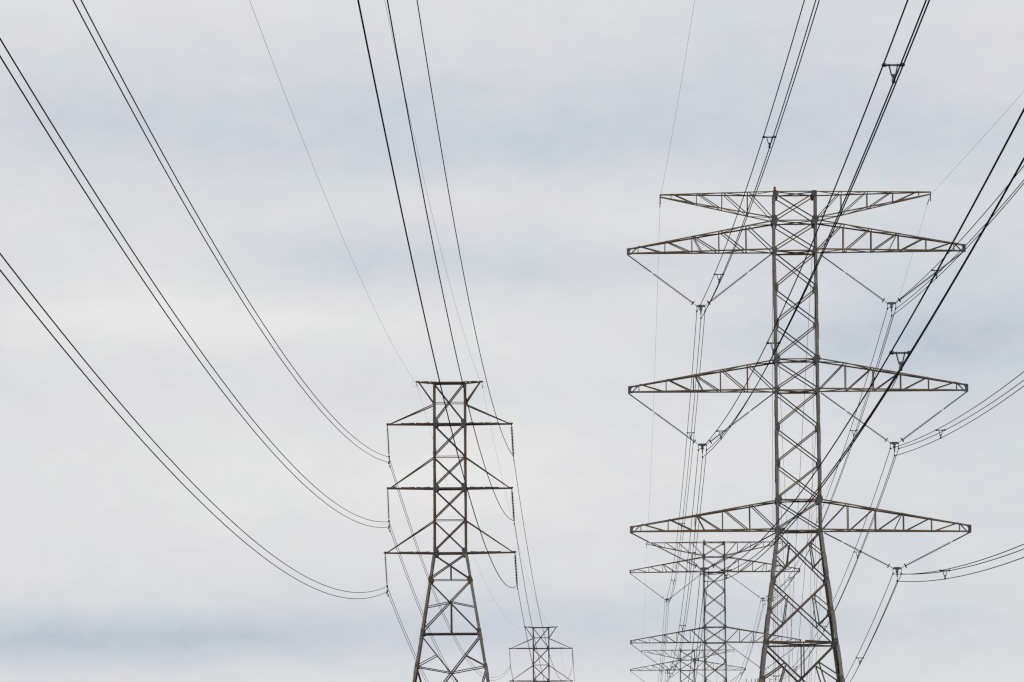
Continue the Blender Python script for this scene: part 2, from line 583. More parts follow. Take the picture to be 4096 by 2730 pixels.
def make_big_tower():
    root = empty('transmission_tower', (0, 0, 0))
    body = Body(LEVA)
    zs = [l[0] for l in LEVA]
    sp = [40.49, 38.187, 33.4, 31.469, 29.136, 23.2, 21.602, 19.629, 17.4, 15.226, 11.0, 6.0]
    legs(body, root, [46.76, 42.9, 38.2, 33.86, 29.14, 24.83], 0.155, 0.02, 'leg', sp[:5])
    # the splayed lower legs continue the same members
    for s in (-1, 1):
        for f in (-1, 1):
            m = MB()
            for a, b in zip([24.83, 21.602, 17.619, 15.226, 8.0], [21.602, 17.619, 15.226, 8.0, 0.0]):
                m.angle(body.node(a, s, f) + X * s * 0.1, body.node(b, s, f) + X * s * 0.1, 0.20, 0.024, (-s, 0, 0), (0, -f, 0))
            for z in sp[5:]:
                o = Vector((s * 0.125, f * 0.022, 0))
                m.angle(body.node(z, s, f) + o, body.node(z - 1.2, s, f) + o, 0.21, 0.02, (-s, 0, 0), (0, -f, 0))
            m.build('lower_leg', 'leg', root)
    for a, b in zip(zs[:10], zs[1:11]):
        cross(body, root, a - 0.12, b + 0.12, 0.072, 0.012, 'brace', sides=False, mat2='arm')  # darker steel on falling diagonals paints in their flange shade
    for i, (a, b) in enumerate(zip(zs[:10], zs[1:11])):   # single zigzag on the narrow side faces
        for s in (-1, 1):
            fa = -1 if i % 2 else 1
            MB().angle(body.node(a, s, fa), body.node(b, s, -fa), 0.07, 0.012, -Z, (-s, 0, 0)).build('side_brace', 'brace', root)
    for z in (46.74, 44.86, 42.9, 35.86, 33.86, 26.81, 24.83):
        ring(body, root, z, 0.095 if z in (42.9, 33.86, 24.83) else 0.075, 0.014, 'arm')
    # flared lower body: three big X panels with sub-bracing
    for a, b, mid in ((24.70, 21.60, 23.25), (21.50, 17.72, 19.65)):
        cross(body, root, a, b, 0.088, 0.014, 'brace', mat2='arm')  # same painted shade: falling diagonals dark, rising ones tan
        for f in (-1, 1):
            nL0, nR0, nL1, nR1 = body.node(a, -1, f), body.node(a, 1, f), body.node(b, -1, f), body.node(b, 1, f)
            for s in (-1, 1):
                m = MB()
                j = body.node(mid, s, f)
                A0, A1 = (nL0, nR1) if s < 0 else (nR0, nL1)
                B0, B1 = (nL1, nR0) if s < 0 else (nR1, nL0)
                pa, pb = A0.lerp(A1, 0.23), B0.lerp(B1, 0.28)
                inn = Vector((0, -f, 0))
                m.angle(j, pa, 0.068, 0.014, Z, inn)
                m.angle(j, pb, 0.068, 0.014, -Z, inn)
                m.angle(pa, pb, 0.068, 0.014, X, inn)
                m.build('secondary_brace', 'brace', root)
    ring(body, root, 17.62, 0.10, 0.014, 'arm')
    m = MB()
    nl, nr = body.node(17.60, -1, -1), body.node(17.60, 1, -1)
    m.slab([(0, -0.10), (1.75, -0.07), (2.05, -0.05), (2.05, 0.03), (1.4, 0.04), (1.0, 0.05), (0, 0.09)], nl + Vector((0.05, -0.03, 0)), 0.02)
    m.build('waist_plate', 'rust', root)['label'] = 'rusty brown waist plate'
    m = MB()
    m.angle(nl.lerp(nr, 0.55) + Vector((0, -0.03, 0.12)), nr + Vector((-0.05, -0.03, 0.0)), 0.10, 0.02, -Z, -Y)
    m.build('waist_plate', 'arm', root)
    # below the waist: X down to the next level with a hanger from the middle of the waist
    for f in (-1, 1):
        m = MB()
        a, b = 17.50, 12.4
        inn = Vector((0, -f, 0))
        m.angle(body.node(a, -1, f), body.node(b, 1, f), 0.115, 0.016, -Z, inn)
        m.angle(body.node(a, 1, f) - inn * .02, body.node(b, -1, f) - inn * .02, 0.115, 0.016, Z, -inn)
        m.build('cross_brace', 'brace', root)
        c0 = body.node(17.6, -1, f).lerp(body.node(17.6, 1, f), 0.52)
        m = MB().angle(c0, Vector((c0.x, c0.y * 1.08, 15.45)), 0.08, 0.014, X, inn)
        m.build('hanger', 'brace', root)
        for s in (-1, 1):
            j = body.node(15.25, s, f)
            A = body.node(a, s, f).lerp(body.node(b, -s, f), 0.24)
            m = MB().angle(j, A, 0.09, 0.014, Z, inn)
            m.angle(A, body.node(b, s, f).lerp(body.node(a, -s, f), 0.2), 0.085, 0.014, X, inn)
            m.angle(j, body.node(b, s, f).lerp(body.node(a, -s, f), 0.2), 0.085, 0.014, X, inn)
            m.build('secondary_brace', 'brace', root)
        for a, b in ((12.4, 6.0), (6.0, 0.1)):
            m = MB()
            m.angle(body.node(a, -1, f), body.node(b, 1, f), 0.115, 0.016, -Z, inn)
            m.angle(body.node(a, 1, f) - inn * .02, body.node(b, -1, f) - inn * .02, 0.115, 0.016, Z, -inn)
            m.build('cross_brace', 'brace', root)
    for a, b in ((17.5, 12.4), (12.4, 6.0), (6.0, 0.1)):
        for s in (-1, 1):
            m = MB()
            inn = Vector((-s, 0, 0))
            m.angle(body.node(a, s, -1) + inn * 0.015, body.node(b, s, 1) + inn * 0.015, 0.11, 0.016, -Z, inn)
            m.angle(body.node(a, s, 1) - inn * 0.02, body.node(b, s, -1) - inn * 0.02, 0.11, 0.016, Z, -inn)
            m.build('cross_brace', 'brace', root)
    ring(body, root, 12.4, 0.1, 0.014, 'arm', False)
    ring(body, root, 6.0, 0.1, 0.014, 'arm', False)
    for key, spec in ARMS.items():
        truss_arm(root, body, key, 'ground_wire_arm' if key[0] == 't' else 'crossarm', spec)
    for s in (-1, 1):
        for f in (-1, 1):
            for z, w, h in ((44.86, 0.34, 0.62), (42.9, 0.26, 0.40), (35.85, 0.36, 0.52), (33.86, 0.26, 0.36), (26.8, 0.36, 0.52), (24.8, 0.28, 0.38)):
                gusset(root, body, z, s, f, w, h)
            for z in (46.6,):
                gusset(root, body, z, s, f, 0.30, 0.4, ox=-s * 0.05, oz=-0.02)
            for z in (40.49, 38.19, 31.47, 29.14, 21.6, 19.63, 17.6, 15.23):
                gusset(root, body, z, s, f, 0.26, 0.42, pointed=False)
    # bolts up one leg for climbing
    z, i = 46.0, 0
    while z > 14.6:
        p = body.node(z, -1, -1)
        dz = 0.9
        MB().tube([p + Vector((0.02, 0, 0)), p + Vector((-0.13, 0, 0))], 0.012, 5).tube([p + Vector((-0.13, 0, 0.025)), p + Vector((-0.13, 0, -0.025))], 0.012, 5).build('step_bolt', 'plate', root)
        z -= dz
    # wires clipped down inside the shaft
    for c, pts in CABLES:
        pp = [Vector((x, -0.3, z)) for x, z in pts]
        last = pp[-1]
        pp.append(Vector((last.x, -0.3, 1.0)))
        MB().tube(pp, 0.013 if c == 'w' else 0.012, 5).build('down_cable', 'white_cable' if c == 'w' else 'wire', root)
    MB().lathe((-1.30, -0.93, 46.76), (-1.30, -0.93, 47.04), [(0, .08), (.15, .095), (.2, .08), (.75, .085), (.95, .055), (1, .01)], 10).build('warning_light', 'red', root)
    # concrete stubs under the legs
    return root


# ------------------------------------------------------------------ the brown tower of the left-hand line
LEVL = [(44.417, -1.297, 1.266, 1.3), (42.712, -1.292, 1.275, 1.3), (40.966, -1.29, 1.278, 1.3), (38.195, -1.288, 1.278, 1.3),
        (35.555, -1.264, 1.288, 1.3), (32.878, -1.289, 1.307, 1.3), (30.153, -1.289, 1.315, 1.3), (27.881, -1.658, 1.703, 1.6),
        (25.646, -2.0, 2.085, 1.9), (23.395, -2.345, 2.463, 2.2), (20.63, -2.818, 2.944, 2.57), (16.7, -3.44, 3.57, 3.1), (0.0, -6.05, 6.2, 5.6)]


def make_brown_tower():
    root = empty('transmission_tower', (0, 0, 0))
    body = Body(LEVL)
    for s in (-1, 1):
        for f in (-1, 1):
            m = MB()
            m.angle(body.node(44.45, s, f) + X * s * 0.085, body.node(30.153, s, f) + X * s * 0.085, 0.17, 0.018, (-s, 0, 0), (0, -f, 0))
            m.build('leg', 'bleg', root)
            m = MB()
            for a, b in zip([30.153, 23.395, 16.7], [23.395, 16.7, 0.0]):
                m.angle(body.node(a, s, f) + X * s * 0.1, body.node(b, s, f) + X * s * 0.1, 0.20, 0.02, (-s, 0, 0), (0, -f, 0))
            for z in (30.1, 23.9, 21.0):
                o = Vector((s * 0.12, f * 0.02, 0))
                m.angle(body.node(z, s, f) + o, body.node(z - 1.0, s, f) + o, 0.21, 0.016, (-s, 0, 0), (0, -f, 0))
            m.build('lower_leg', 'leg', root)
    W, T = 0.095, 0.012
    for a, b in ((44.35, 41.06), (40.86, 38.27), (38.12, 35.66), (35.45, 32.95), (32.8, 30.26), (30.0, 27.95), (27.75, 23.5)):
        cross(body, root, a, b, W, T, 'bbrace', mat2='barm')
    for z, w in ((44.43, .13), (42.72, .055), (40.97, .15), (38.2, .055), (35.56, .15), (32.88, .055), (30.15, .15), (27.88, .06), (23.4, .1)):
        ring(body, root, z, w, T, 'barm' if w > .1 else 'bbrace', plan=w > .09)
    for f in (-1, 1):
        inn = Vector((0, -f, 0))
        c = lambda z, k=0.5: body.node(z, -1, f).lerp(body.node(z, 1, f), k)
        MB().angle(c(29.1), c(27.9), 0.08, T, X, inn).build('hanger', 'bbrace', root)
        MB().angle(c(26.05), c(23.4), 0.085, T, X, inn).build('hanger', 'bbrace', root)
        ctr = c(26.05)
        low = c(20.15)
        for s in (-1, 1):
            m = MB().angle(body.node(25.62, s, f), ctr, 0.07, T, -Z, inn)
            m.build('secondary_brace', 'bbrace', root)
            m = MB().angle(body.node(23.25, s, f), low, 0.10, T, -Z, inn)
            m.angle(low, body.node(15.4, -s, f), 0.10, T, -Z, inn)
            m.build('diagonal_brace', 'bbrace', root)
            q = body.node(23.25, s, f).lerp(low, 0.52)
            m = MB().angle(body.node(20.68, s, f), low, 0.075, T, -Z, inn)
            m.angle(body.node(20.72, s, f), q, 0.07, T, -Z, inn)
            m.angle(body.node(20.5, s, f), low.lerp(body.node(15.4, s, f), 0.55), 0.09, T, X, inn)
            m.build('secondary_brace', 'bbrace', root)
        m = MB()
        m.angle(body.node(15.4, -1, f), body.node(7.0, 1, f), 0.1, T, -Z, inn)
        m.angle(body.node(15.4, 1, f) - inn * .02, body.node(7.0, -1, f) - inn * .02, 0.1, T, Z, -inn)
        m.angle(body.node(7.0, -1, f), body.node(0.1, 1, f), 0.1, T, -Z, inn)
        m.angle(body.node(7.0, 1, f) - inn * .02, body.node(0.1, -1, f) - inn * .02, 0.1, T, Z, -inn)
        m.build('cross_brace', 'bbrace', root)
    for s in (-1, 1):
        m = MB()
        zz = [23.3, 19.5, 15.4, 7.0, 0.1]
        for i, (a, b) in enumerate(zip(zz[:-1], zz[1:])):
            m.angle(body.node(a, s, -1), body.node(b, s, 1), 0.09, T, -Z, (-s, 0, 0))
            m.angle(body.node(a, s, 1), body.node(b, s, -1), 0.09, T, -Z, (-s, 0, 0))
        m.build('cross_brace', 'bbrace', root)
    ring(body, root, 15.4, 0.1, T, 'bbrace', False)
    ring(body, root, 7.0, 0.1, T, 'bbrace', False)
    for tipx, zt, zs, zl, nm in ((-2.803, 44.516, 42.70, 44.43, 'g'), (2.734, 44.499, 42.70, 44.43, 'g'), (-5.278, 40.97, 42.62, 40.97, 'c'), (5.213, 40.956, 42.62, 40.97, 'c'),
                                 (-5.255, 35.595, 38.18, 35.56, 'c'), (5.22, 35.558, 38.18, 35.56, 'c'), (-5.502, 30.199, 32.86, 30.15, 'c'), (5.457, 30.185, 32.86, 30.15, 'c')):
        s = -1 if tipx < 0 else 1
        m = MB()
        for f in (-1, 1):
            inn = Vector((0, -f, 0))
            a = Vector((tipx, f * 0.06, zt))
            m.angle(a, body.node(zl, s, f), 0.12 if nm == 'c' else 0.085, 0.016, inn, -Z)
            for k in (0.3, 0.62):                      # lacing between the two chords
                m.angle(a.lerp(body.node(zl, s, f), k), Vector((tipx, -f * 0.06, zt)).lerp(body.node(zl, s, -f), k + 0.28), 0.06, 0.012, X, Z)
        m.bar((tipx + s * 0.06, 0, zt), (tipx - s * 0.28, 0, zt), 0.10, 0.2)
        arm = m.build('crossarm' if nm == 'c' else 'ground_wire_arm', 'barm', root)
        for f in (-1, 1):
            MB().angle((tipx - s * 0.25, f * 0.07, zt + (0.03 if nm == 'c' else -0.03)), body.node(zs, s, f), 0.085 if nm == 'c' else 0.115, 0.014, (0, -f, 0), -Z).build('stay', 'barm' if nm == 'c' else 'bbrace', arm)
    # an orange-rusted tag plate on the left of the second arm, a numbered-looking dark strip on the right
    MB().slab([(-.16, -.11), (.16, -.11), (.15, .10), (-.13, .11)], (-4.67, -0.13, 35.60), 0.012).build('tag_plate', 'rust', root)['label'] = 'small orange rusty plate'
    for s in (-1, 1):
        for f in (-1, 1):
            for z, w, h in ((41.1, .34, .42), (40.8, .34, .3), (35.7, .34, .42), (35.4, .34, .3), (30.3, .34, .42), (29.95, .38, .4)):
                gusset(root, body, z, s, f, w, h, ox=-s * .06)
            gusset(root, body, 27.86, s, f, 0.34, 0.62, 'rust', pointed=True)
            gusset(root, body, 23.5, s, f, 0.3, 0.55, pointed=False)
            gusset(root, body, 20.65, s, f, 0.26, 0.3, pointed=False)
    z = 43.3
    while z > 18.8:
        p = body.node(z, -1, -1)
        MB().tube([p + Vector((0.02, 0, 0)), p + Vector((-0.17, 0, 0))], 0.012, 5).tube([p + Vector((-0.17, 0, 0.03)), p + Vector((-0.17, 0, -0.03))], 0.012, 5).build('step_bolt', 'plate', root)
        z -= 1.2
    return root


# ------------------------------------------------------------------ tower positions
XA, YA = 10.8886, 280.0
XL, YL = -14.8907, 364.0
POS_A = [(XA, 280.0, 0.0), (XA + 0.05, 560.4, -0.12), (XA + 0.05, 828.7, 0.98), (XA + 0.05, 1109.0, 1.0)]
POS_L = [(XL, 364.0, 0.0), (XL + 0.24, 725.4, 1.46), (XL + 0.24, 1087.0, 1.5)]
GA, GL = 'lattice towers of the right power line', 'lattice towers of the left power line'
ta = make_big_tower()
ta.location = POS_A[0]
tag(ta, 'biggest grey lattice tower, nearest of its row, with a red lamp on top', 'transmission tower', GA)
tb = copy_tree(ta)
tb.location = POS_A[1]
tag(tb, 'half-size grey lattice tower just behind the biggest tower, seen under its lowest crossarm', 'transmission tower', GA)
tcw = copy_tree(ta)
tcw.location = POS_A[2]
tag(tcw, 'smallest wide-armed lattice tower, showing only its top arms behind the half-size tower', 'transmission tower', GA)
l1 = make_brown_tower()
l1.location = POS_L[0]
tag(l1, 'rusty brown slim lattice tower with three pairs of short pointed arms', 'transmission tower', GL)
l2 = copy_tree(l1)
l2.location = POS_L[1]
tag(l2, 'small distant slim lattice tower, far twin of the rusty brown tower', 'transmission tower', GL)


# ------------------------------------------------------------------ insulators of the big towers
def make_v(key):
    a, b, c = VSTR[key]
    cx, cz = c
    root = empty('insulator_string', (0, 0, 0))
    top = cz + 0.60                                    # top edge of the yoke plate
    ends = [(Vector((a[0], 0, a[1])), -1), (Vector((b[0], 0, b[1])), 1)]
    if cx > 0:
        ends = [(Vector((b[0], 0, b[1])), -1), (Vector((a[0], 0, a[1])), 1)]
    for p, s in ends:
        q = Vector((cx + s * 0.27, 0, top - 0.06))
        L = (q - p).length
        d = (q - p) / L
        low = key[0] == 'B'
        r1 = 0.25 if low else 0.335
        p1 = p + d * (L * r1)
        MB().bar(p, p1, 0.075, 0.03).build('link_rod', 'fitting' if low else 'rod', root)
        p2 = p + d * (L * (r1 + 0.045))
        p3 = q - d * 0.30
        m = MB()
        prof = []
        n = 34
        LL = (p3 - p2).length
        for i in range(n):
            f = i / n
            e = 0.006 / LL
            R = 0.105 if i % 2 == 0 else 0.09
            prof += [(f, 0.026), (f + 0.30 / n, 0.028), (f + 0.36 / n, R), (f + 0.36 / n + e, R), (f + 0.55 / n, 0.022)]
        prof.append((1.0, 0.02))
        m.lathe(p2, p3, prof, 8)
        m.tube([p1 - d * 0.02, p1 + d * 0.05], 0.03, 6)
        m.tube([p1 + d * 0.04, p2 + d * 0.02], 0.016, 6)
        m.build('insulator', 'insulator', root)
        # corona ring round the live end
        u = Vector((0, 1, 0))
        v = d.cross(u)
        c0 = p3 + d * 0.0
        m = MB()
        m.tube([c0 + (u * math.cos(t) + v * math.sin(t)) * 0.145 for t in [2 * math.pi * i / 16 for i in range(16)]], 0.03, 6, closed=True)
        m.bar(c0 - v * 0.14, c0 + v * 0.14, 0.05, 0.03)
        m.build('grading_ring', 'fitting', root)
        m = MB()
        mid = p3.lerp(q, 0.62)
        m.tube([p3, mid - d * .04], 0.014, 5)
        m.tube([mid + (d * math.cos(t) + v * math.sin(t)) * 0.04 for t in [2 * math.pi * i / 8 for i in range(8)]], 0.011, 5, closed=True)
        m.tube([mid + d * .04, q + d * 0.03], 0.014, 5)
        m.build('shackle', 'fitting', root)
    # yoke: broad crown, notched waist, long tail
    half = [(0.0, 0.60), (0.20, 0.595), (0.27, 0.56), (0.30, 0.50), (0.285, 0.42), (0.25, 0.40), (0.24, 0.45), (0.19, 0.47), (0.11, 0.42), (0.055, 0.36), (0.075, 0.33), (0.115, 0.28),
            (0.055, 0.21), (0.045, 0.10), (0.03, -0.06), (0.0, -0.08)]
    out = half + [(-x, z) for x, z in reversed(half[1:-1])]
    MB().slab(out, (cx, 0, cz), 0.03).build('yoke_plate', 'yoke', root)
    for dx, dz in ((-0.265, 0.155), (0.265, 0.155), (0.0, -0.305)):
        m = MB()
        c0 = Vector((cx + dx, 0, cz + dz))
        m.tube([c0 + Vector((0, 0, 0.30 if dz > 0 else 0.24)), c0 + Vector((0, 0, 0.05))], 0.018, 5)
        m.tube([c0 + Vector((0, -0.16, 0.0)), c0 + Vector((0, -0.05, 0.02)), c0 + Vector((0, 0.05, 0.02)), c0 + Vector((0, 0.16, 0.0))], [0.03, 0.05, 0.05, 0.03], 7)
        m.slab([(-.06, .09), (-.045, -.02), (0, -.07), (.045, -.02), (.06, .09), (.03, .05), (-.03, .05)], c0, 0.09)
        m.build('suspension_clamp', 'fitting', root)
    return root


GV = 'V insulator strings with three-wire yokes'
lev = {'T': 'top', 'M': 'middle', 'B': 'lowest'}
sd = {'L': 'left', 'R': 'right'}
tw = ['the biggest tower', 'the half-size tower behind the biggest', 'the third tower, mostly cut off']
for key in ('TL', 'ML', 'BL', 'TR', 'MR', 'BR'):
    v = make_v(key)
    for i in range(3):
        if i == 1 and key[0] == 'B':
            continue
        if i == 2 and key[0] != 'T':
            continue
        o = v if i == 0 else copy_tree(v)
        o.location = POS_A[i]
        tag(o, 'V insulator string under %s %s arm of %s' % (lev[key[0]], sd[key[1]], tw[i]), 'insulator', GV)

# ------------------------------------------------------------------ hanging insulators of the brown towers
STR_L = {
    'TL': ((-5.24, 40.907), (-5.10, 38.192)), 'ML': ((-5.222, 35.526), (-5.111, 32.773)), 'BL': ((-5.444, 30.125), (-5.269, 27.361)),
    'TR': ((5.16, 40.893), (5.305, 38.191)), 'MR': ((5.161, 35.495), (5.341, 32.803)), 'BR': ((5.398, 30.137), (5.569, 27.361)),
}


def make_hang(key):
    a, b = [Vector((x, 0, z)) for x, z in STR_L[key]]
    root = empty('insulator_string', (0, 0, 0))
    d = (b - a).normalized()
    left = key[1] == 'L'
    p, q = a + d * 0.25, b - d * (0.22 if left else 0.12)
    m = MB()
    m.tube([a + Vector((0, 0, .02)), p], 0.022, 5)
    m.bar(a + Vector((0, -.08, .03)), a + Vector((0, .08, .03)), 0.07, 0.05)
    m.tube([a + d * .06, a + d * .16], 0.045, 6)
    m.build('hanger', 'fitting', root)
    m = MB()
    prof = []
    n = 30 if left else 19
    L = (q - p).length
    for i in range(n):
        f = i / n
        if left:
            prof += [(f, 0.030), (f + .40 / n, 0.032), (f + .45 / n, 0.10), (f + .55 / n, 0.10), (f + .6 / n, 0.026)]
        else:
            prof += [(f, 0.030), (f + .20 / n, 0.055), (f + .36 / n, 0.110), (f + .54 / n, 0.118), (f + .62 / n, 0.05), (f + .9 / n, 0.045)]
    prof.append((1.0, 0.02))
    m.lathe(p, q, prof, 8 if left else 12)
    m.build('insulator', 'insulator', root)
    m = MB()
    if left:
        m.bar(q, q + d * 0.12, 0.04, 0.04)
        for k in (0.0, -0.45):
            c0 = b + Vector((0.012 * (k < 0), 0, k))
            m.tube([c0 + Vector((0, -0.15, 0)), c0 + Vector((0, 0, 0.03)), c0 + Vector((0, 0.15, 0))], [0.035, 0.065, 0.035], 7)
            m.slab([(-.08, .12), (.08, .12), (.06, -.06), (-.06, -.06)], c0, 0.10)
        m.bar(b, b + Vector((0.01, 0, -0.45)), 0.06, 0.05)
        m.build('twin_clamp', 'plate', root)
    else:
        m.tube([q, b], 0.02, 5)
        m.tube([b + Vector((0, -0.16, -0.0)), b + Vector((0, 0, 0.03)), b + Vector((0, 0.16, 0))], [0.03, 0.06, 0.03], 7)
        m.slab([(-.05, .1), (.05, .1), (.045, -.06), (-.045, -.06)], b, 0.09)
        m.build('suspension_clamp', 'fitting', root)
    return root


GH = 'hanging insulator strings of the slim towers'
tl = ['the rusty brown tower', 'the small distant slim tower']
for key in STR_L:
    v = make_hang(key)
    for i in range(2):
        if i == 1 and key[0] != 'T':
            continue
        o = v if i == 0 else copy_tree(v)
        o.location = POS_L[i]
        kind = 'thin pale-tipped rod' if key[1] == 'L' else 'thick black disc'
        tag(o, '%s insulator hanging from %s %s arm of %s' % (kind.replace('pale-tipped ', ''), lev[key[0]], sd[key[1]], tl[i]), 'insulator', GH)

# ------------------------------------------------------------------ wires
# phase: local clamp centre, previous support (x, z at y=0), curvature of the near span, curvature of the far spans
PH_A = {
    'TL': ((-6.117, 38.894), (8.93, 36.53), 2.433e-4, 2.06e-4), 'ML': ((-6.108, 29.902), (8.62, 25.70), 2.217e-4, 2.18e-4),
    'BL': ((-6.058, 21.93), (9.23, 19.93), 2.46e-4, 2.84e-4), 'TR': ((6.161, 38.976), (19.76, 33.88), 2.259e-4, 2.30e-4),
    'MR': ((6.207, 29.919), (22.12, 29.73), 2.803e-4, 2.64e-4), 'BR': ((6.254, 21.87), (17.06, 14.80), 1.824e-4, 2.54e-4),
}
OFF3 = [(-0.265, 0.155, 'upper left'), (0.265, 0.155, 'upper right'), (0.0, -0.305, 'lower')]


def run(pts_local, pos, prev, q0, q1, off=(0, 0)):
    """a conductor through its clamps: near span from beside the camera, then span after span"""
    x, z = pts_local
    cl = [Vector((p[0] + x, p[1], p[2] + z)) for p in pos]
    out = []
    A = cl[0]
    n = 90
    for i in range(n):
        y = -14.0 + (A.y + 14.0) * (i / n)
        t = y / A.y
        out.append(Vector((A.x * t + prev[0] * (1 - t) + off[0], y, A.z * t + prev[1] * (1 - t) - q0 * y * (A.y - y) + off[1])))
    for a, b in zip(cl[:-1], cl[1:]):
        L = b.y - a.y
        for i in range(36):
            t = i / 36
            p = a.lerp(b, t)
            out.append(Vector((p.x + off[0], p.y, p.z - q1 * L * L * t * (1 - t) + off[1])))
    out.append(cl[-1] + Vector((off[0], 0, off[1])))
    return out


def at_y(pts, y):
    for a, b in zip(pts[:-1], pts[1:]):
        if a.y <= y <= b.y:
            return a.lerp(b, (y - a.y) / (b.y - a.y)), (b - a).normalized()
    return pts[-1], Y


def damper(pts, y, parent, r=1.0):
    p, d = at_y(pts, y)
    m = MB()
    m.tube([p, p - Z * 0.09 * r], 0.02 * r, 5)
    c = p - Z * 0.09 * r
    m.tube([c - d * 0.22 * r, c + d * 0.22 * r], 0.010 * r, 5)
    for s in (-1, 1):
        m.tube([c + d * 0.13 * s * r, c + d * 0.24 * s * r], [0.028 * r, 0.036 * r], 7)
    m.build('damper', 'fitting', parent)


GW = 'conductors of the right power line'
paths = {}
for key, (loc, prev, q0, q1) in PH_A.items():
    paths[key] = run(loc, POS_A, prev, q0, q1)
    for dx, dz, nm in OFF3:
        pts = run(loc, POS_A, prev, q0, q1, (dx, dz))
        o = MB().tube(pts, 0.0205, 6).build('conductor', 'wire')
        tag(o, '%s wire of three held by the %s %s V string of the biggest tower' % (nm, lev[key[0]], sd[key[1]]), 'power line wire', GW)
# ground wires of the big line
for key, loc, prev, q0, q1 in (('L', (-8.683, 46.426), (10.08, 85.02), 4.322e-4, 1.7e-4), ('R', (8.754, 46.501), (27.74, 35.41), 0.516e-4, 2.48e-4)):
    pts = run(loc, POS_A, prev, q0, q1)
    o = MB().tube(pts, 0.007, 5).build('ground_wire', 'ground_wire')
    tag(o, 'hair-thin grey wire from the %s tip of the top arm of the biggest tower' % sd[key], 'ground wire', 'thin ground wires')
    for y in (YA + 1.6,):
        m = MB()
        p, d = at_y(pts, y)
        m.tube([at_y(pts, y - 0.6)[0], at_y(pts, y + 1.0)[0]], 0.028, 5).build('armour_rod', 'fitting', o)

PH_L = {
    'TL': ((-5.10, 38.192), (-14.11, 32.17), 2.062e-4, 2.50e-4), 'ML': ((-5.111, 32.773), (-14.35, 27.94), 2.12e-4, 2.32e-4),
    'BL': ((-5.269, 27.361), (-15.74, 25.25), 2.355e-4, 2.24e-4),
    'TR': ((5.305, 38.191), (-7.33, 61.66), 3.831e-4, 2.74e-4), 'MR': ((5.341, 32.803), (-6.25, 43.48), 3.151e-4, 2.74e-4),
    'BR': ((5.569, 27.361), (-5.28, 31.30), 2.593e-4, 2.30e-4),
}
GB = 'conductors of the left power line'
for key, (loc, prev, q0, q1) in PH_L.items():
    if key[1] == 'L':
        for k, nm in ((0.0, 'upper'), (-0.45, 'lower')):
            pts = run((loc[0], loc[1] + k), POS_L, (prev[0], prev[1] + 0.23 + k), q0, q1)
            o = MB().tube(pts, 0.0205, 6).build('conductor', 'wire')
            tag(o, '%s wire of the pair held at the %s left arm of the rusty brown tower' % (nm, lev[key[0]]), 'power line wire', GB)
            if k < 0:
                damper(pts, YL + 1.2, o, 1.5)
                damper(pts, YL - 1.2, o, 1.3)
    else:
        pts = run(loc, POS_L, prev, q0, q1)
        o = MB().tube(pts, 0.0235, 6).build('conductor', 'wire')
        tag(o, 'single thick black wire held at the %s right arm of the rusty brown tower' % lev[key[0]], 'power line wire', GB)
        damper(pts, YL + 1.1, o, 1.3)
for key, loc, prev, q0, q1 in (('L', (-2.79, 44.324), (-10.72, 34.03), 1.29e-4, 1.62e-4), ('R', (2.70, 44.219), (-8.0, 47.5), 2.047e-4, 1.66e-4)):
    pts = run(loc, POS_L, prev, q0, q1)
    o = MB().tube(pts, 0.007, 5).build('ground_wire', 'ground_wire')
    tag(o, 'hair-thin wire from the %s tip of the top beam of the rusty brown tower' % sd[key], 'ground wire', 'thin ground wires')
    MB().tube([at_y(pts, YL - 0.2)[0], at_y(pts, YL + 1.6)[0]], 0.026, 5).build('armour_rod', 'fitting', o)
    m = MB()
    c0 = Vector((XL + loc[0] + (-.19 if key == 'L' else .27), YL, loc[1] + 0.02))
    m.tube([c0 + Vector((math.cos(t) * .2, 0, math.sin(t) * .26)) for t in [2 * math.pi * i / 18 for i in range(18)]], 0.007, 5, closed=True).build('jumper_loop', 'ground_wire', o)


# ------------------------------------------------------------------ bundle spacers
def make_spacer():
    root = empty('bundle_spacer', (0, 0, 0))
    T = [Vector((-0.265, 0, 0.155)), Vector((0.265, 0, 0.155)), Vector((0, 0, -0.305))]
    I = [Vector((-0.115, 0, 0.145)), Vector((0.115, 0, 0.145)), Vector((0.0, 0, -0.17))]
    m = MB()
    m.bar(I[0] - X * .03, I[1] + X * .03, 0.045, 0.05)
    m.bar(I[0], Vector((-0.055, 0, -0.11)), 0.036, 0.045)
    m.bar(I[1], Vector((0.055, 0, -0.11)), 0.036, 0.045)
    m.slab([(-.078, .035), (.078, .035), (.04, -.06), (-.04, -.06)], (0, 0, -0.13), 0.05)
    for p in I[:2]:
        m.tube([p - Y * .035, p + Y * .035], 0.036, 8)
    m.build('frame', 'spacer', root)
    for t, i in zip(T, I):
        d = (t - i).normalized()
        m = MB()
        m.bar(i, t - d * 0.05, 0.036, 0.04)
        m.tube([t - d * 0.11, t - d * 0.07, t - d * 0.02, t + d * 0.035], [0.02, 0.05, 0.055, 0.035], 8)
        m.tube([t - Y * 0.09, t - Y * 0.05, t + Y * 0.05, t + Y * 0.09], [0.026, 0.042, 0.042, 0.026], 8)
        m.build('clamp', 'spacer', root)
    return root


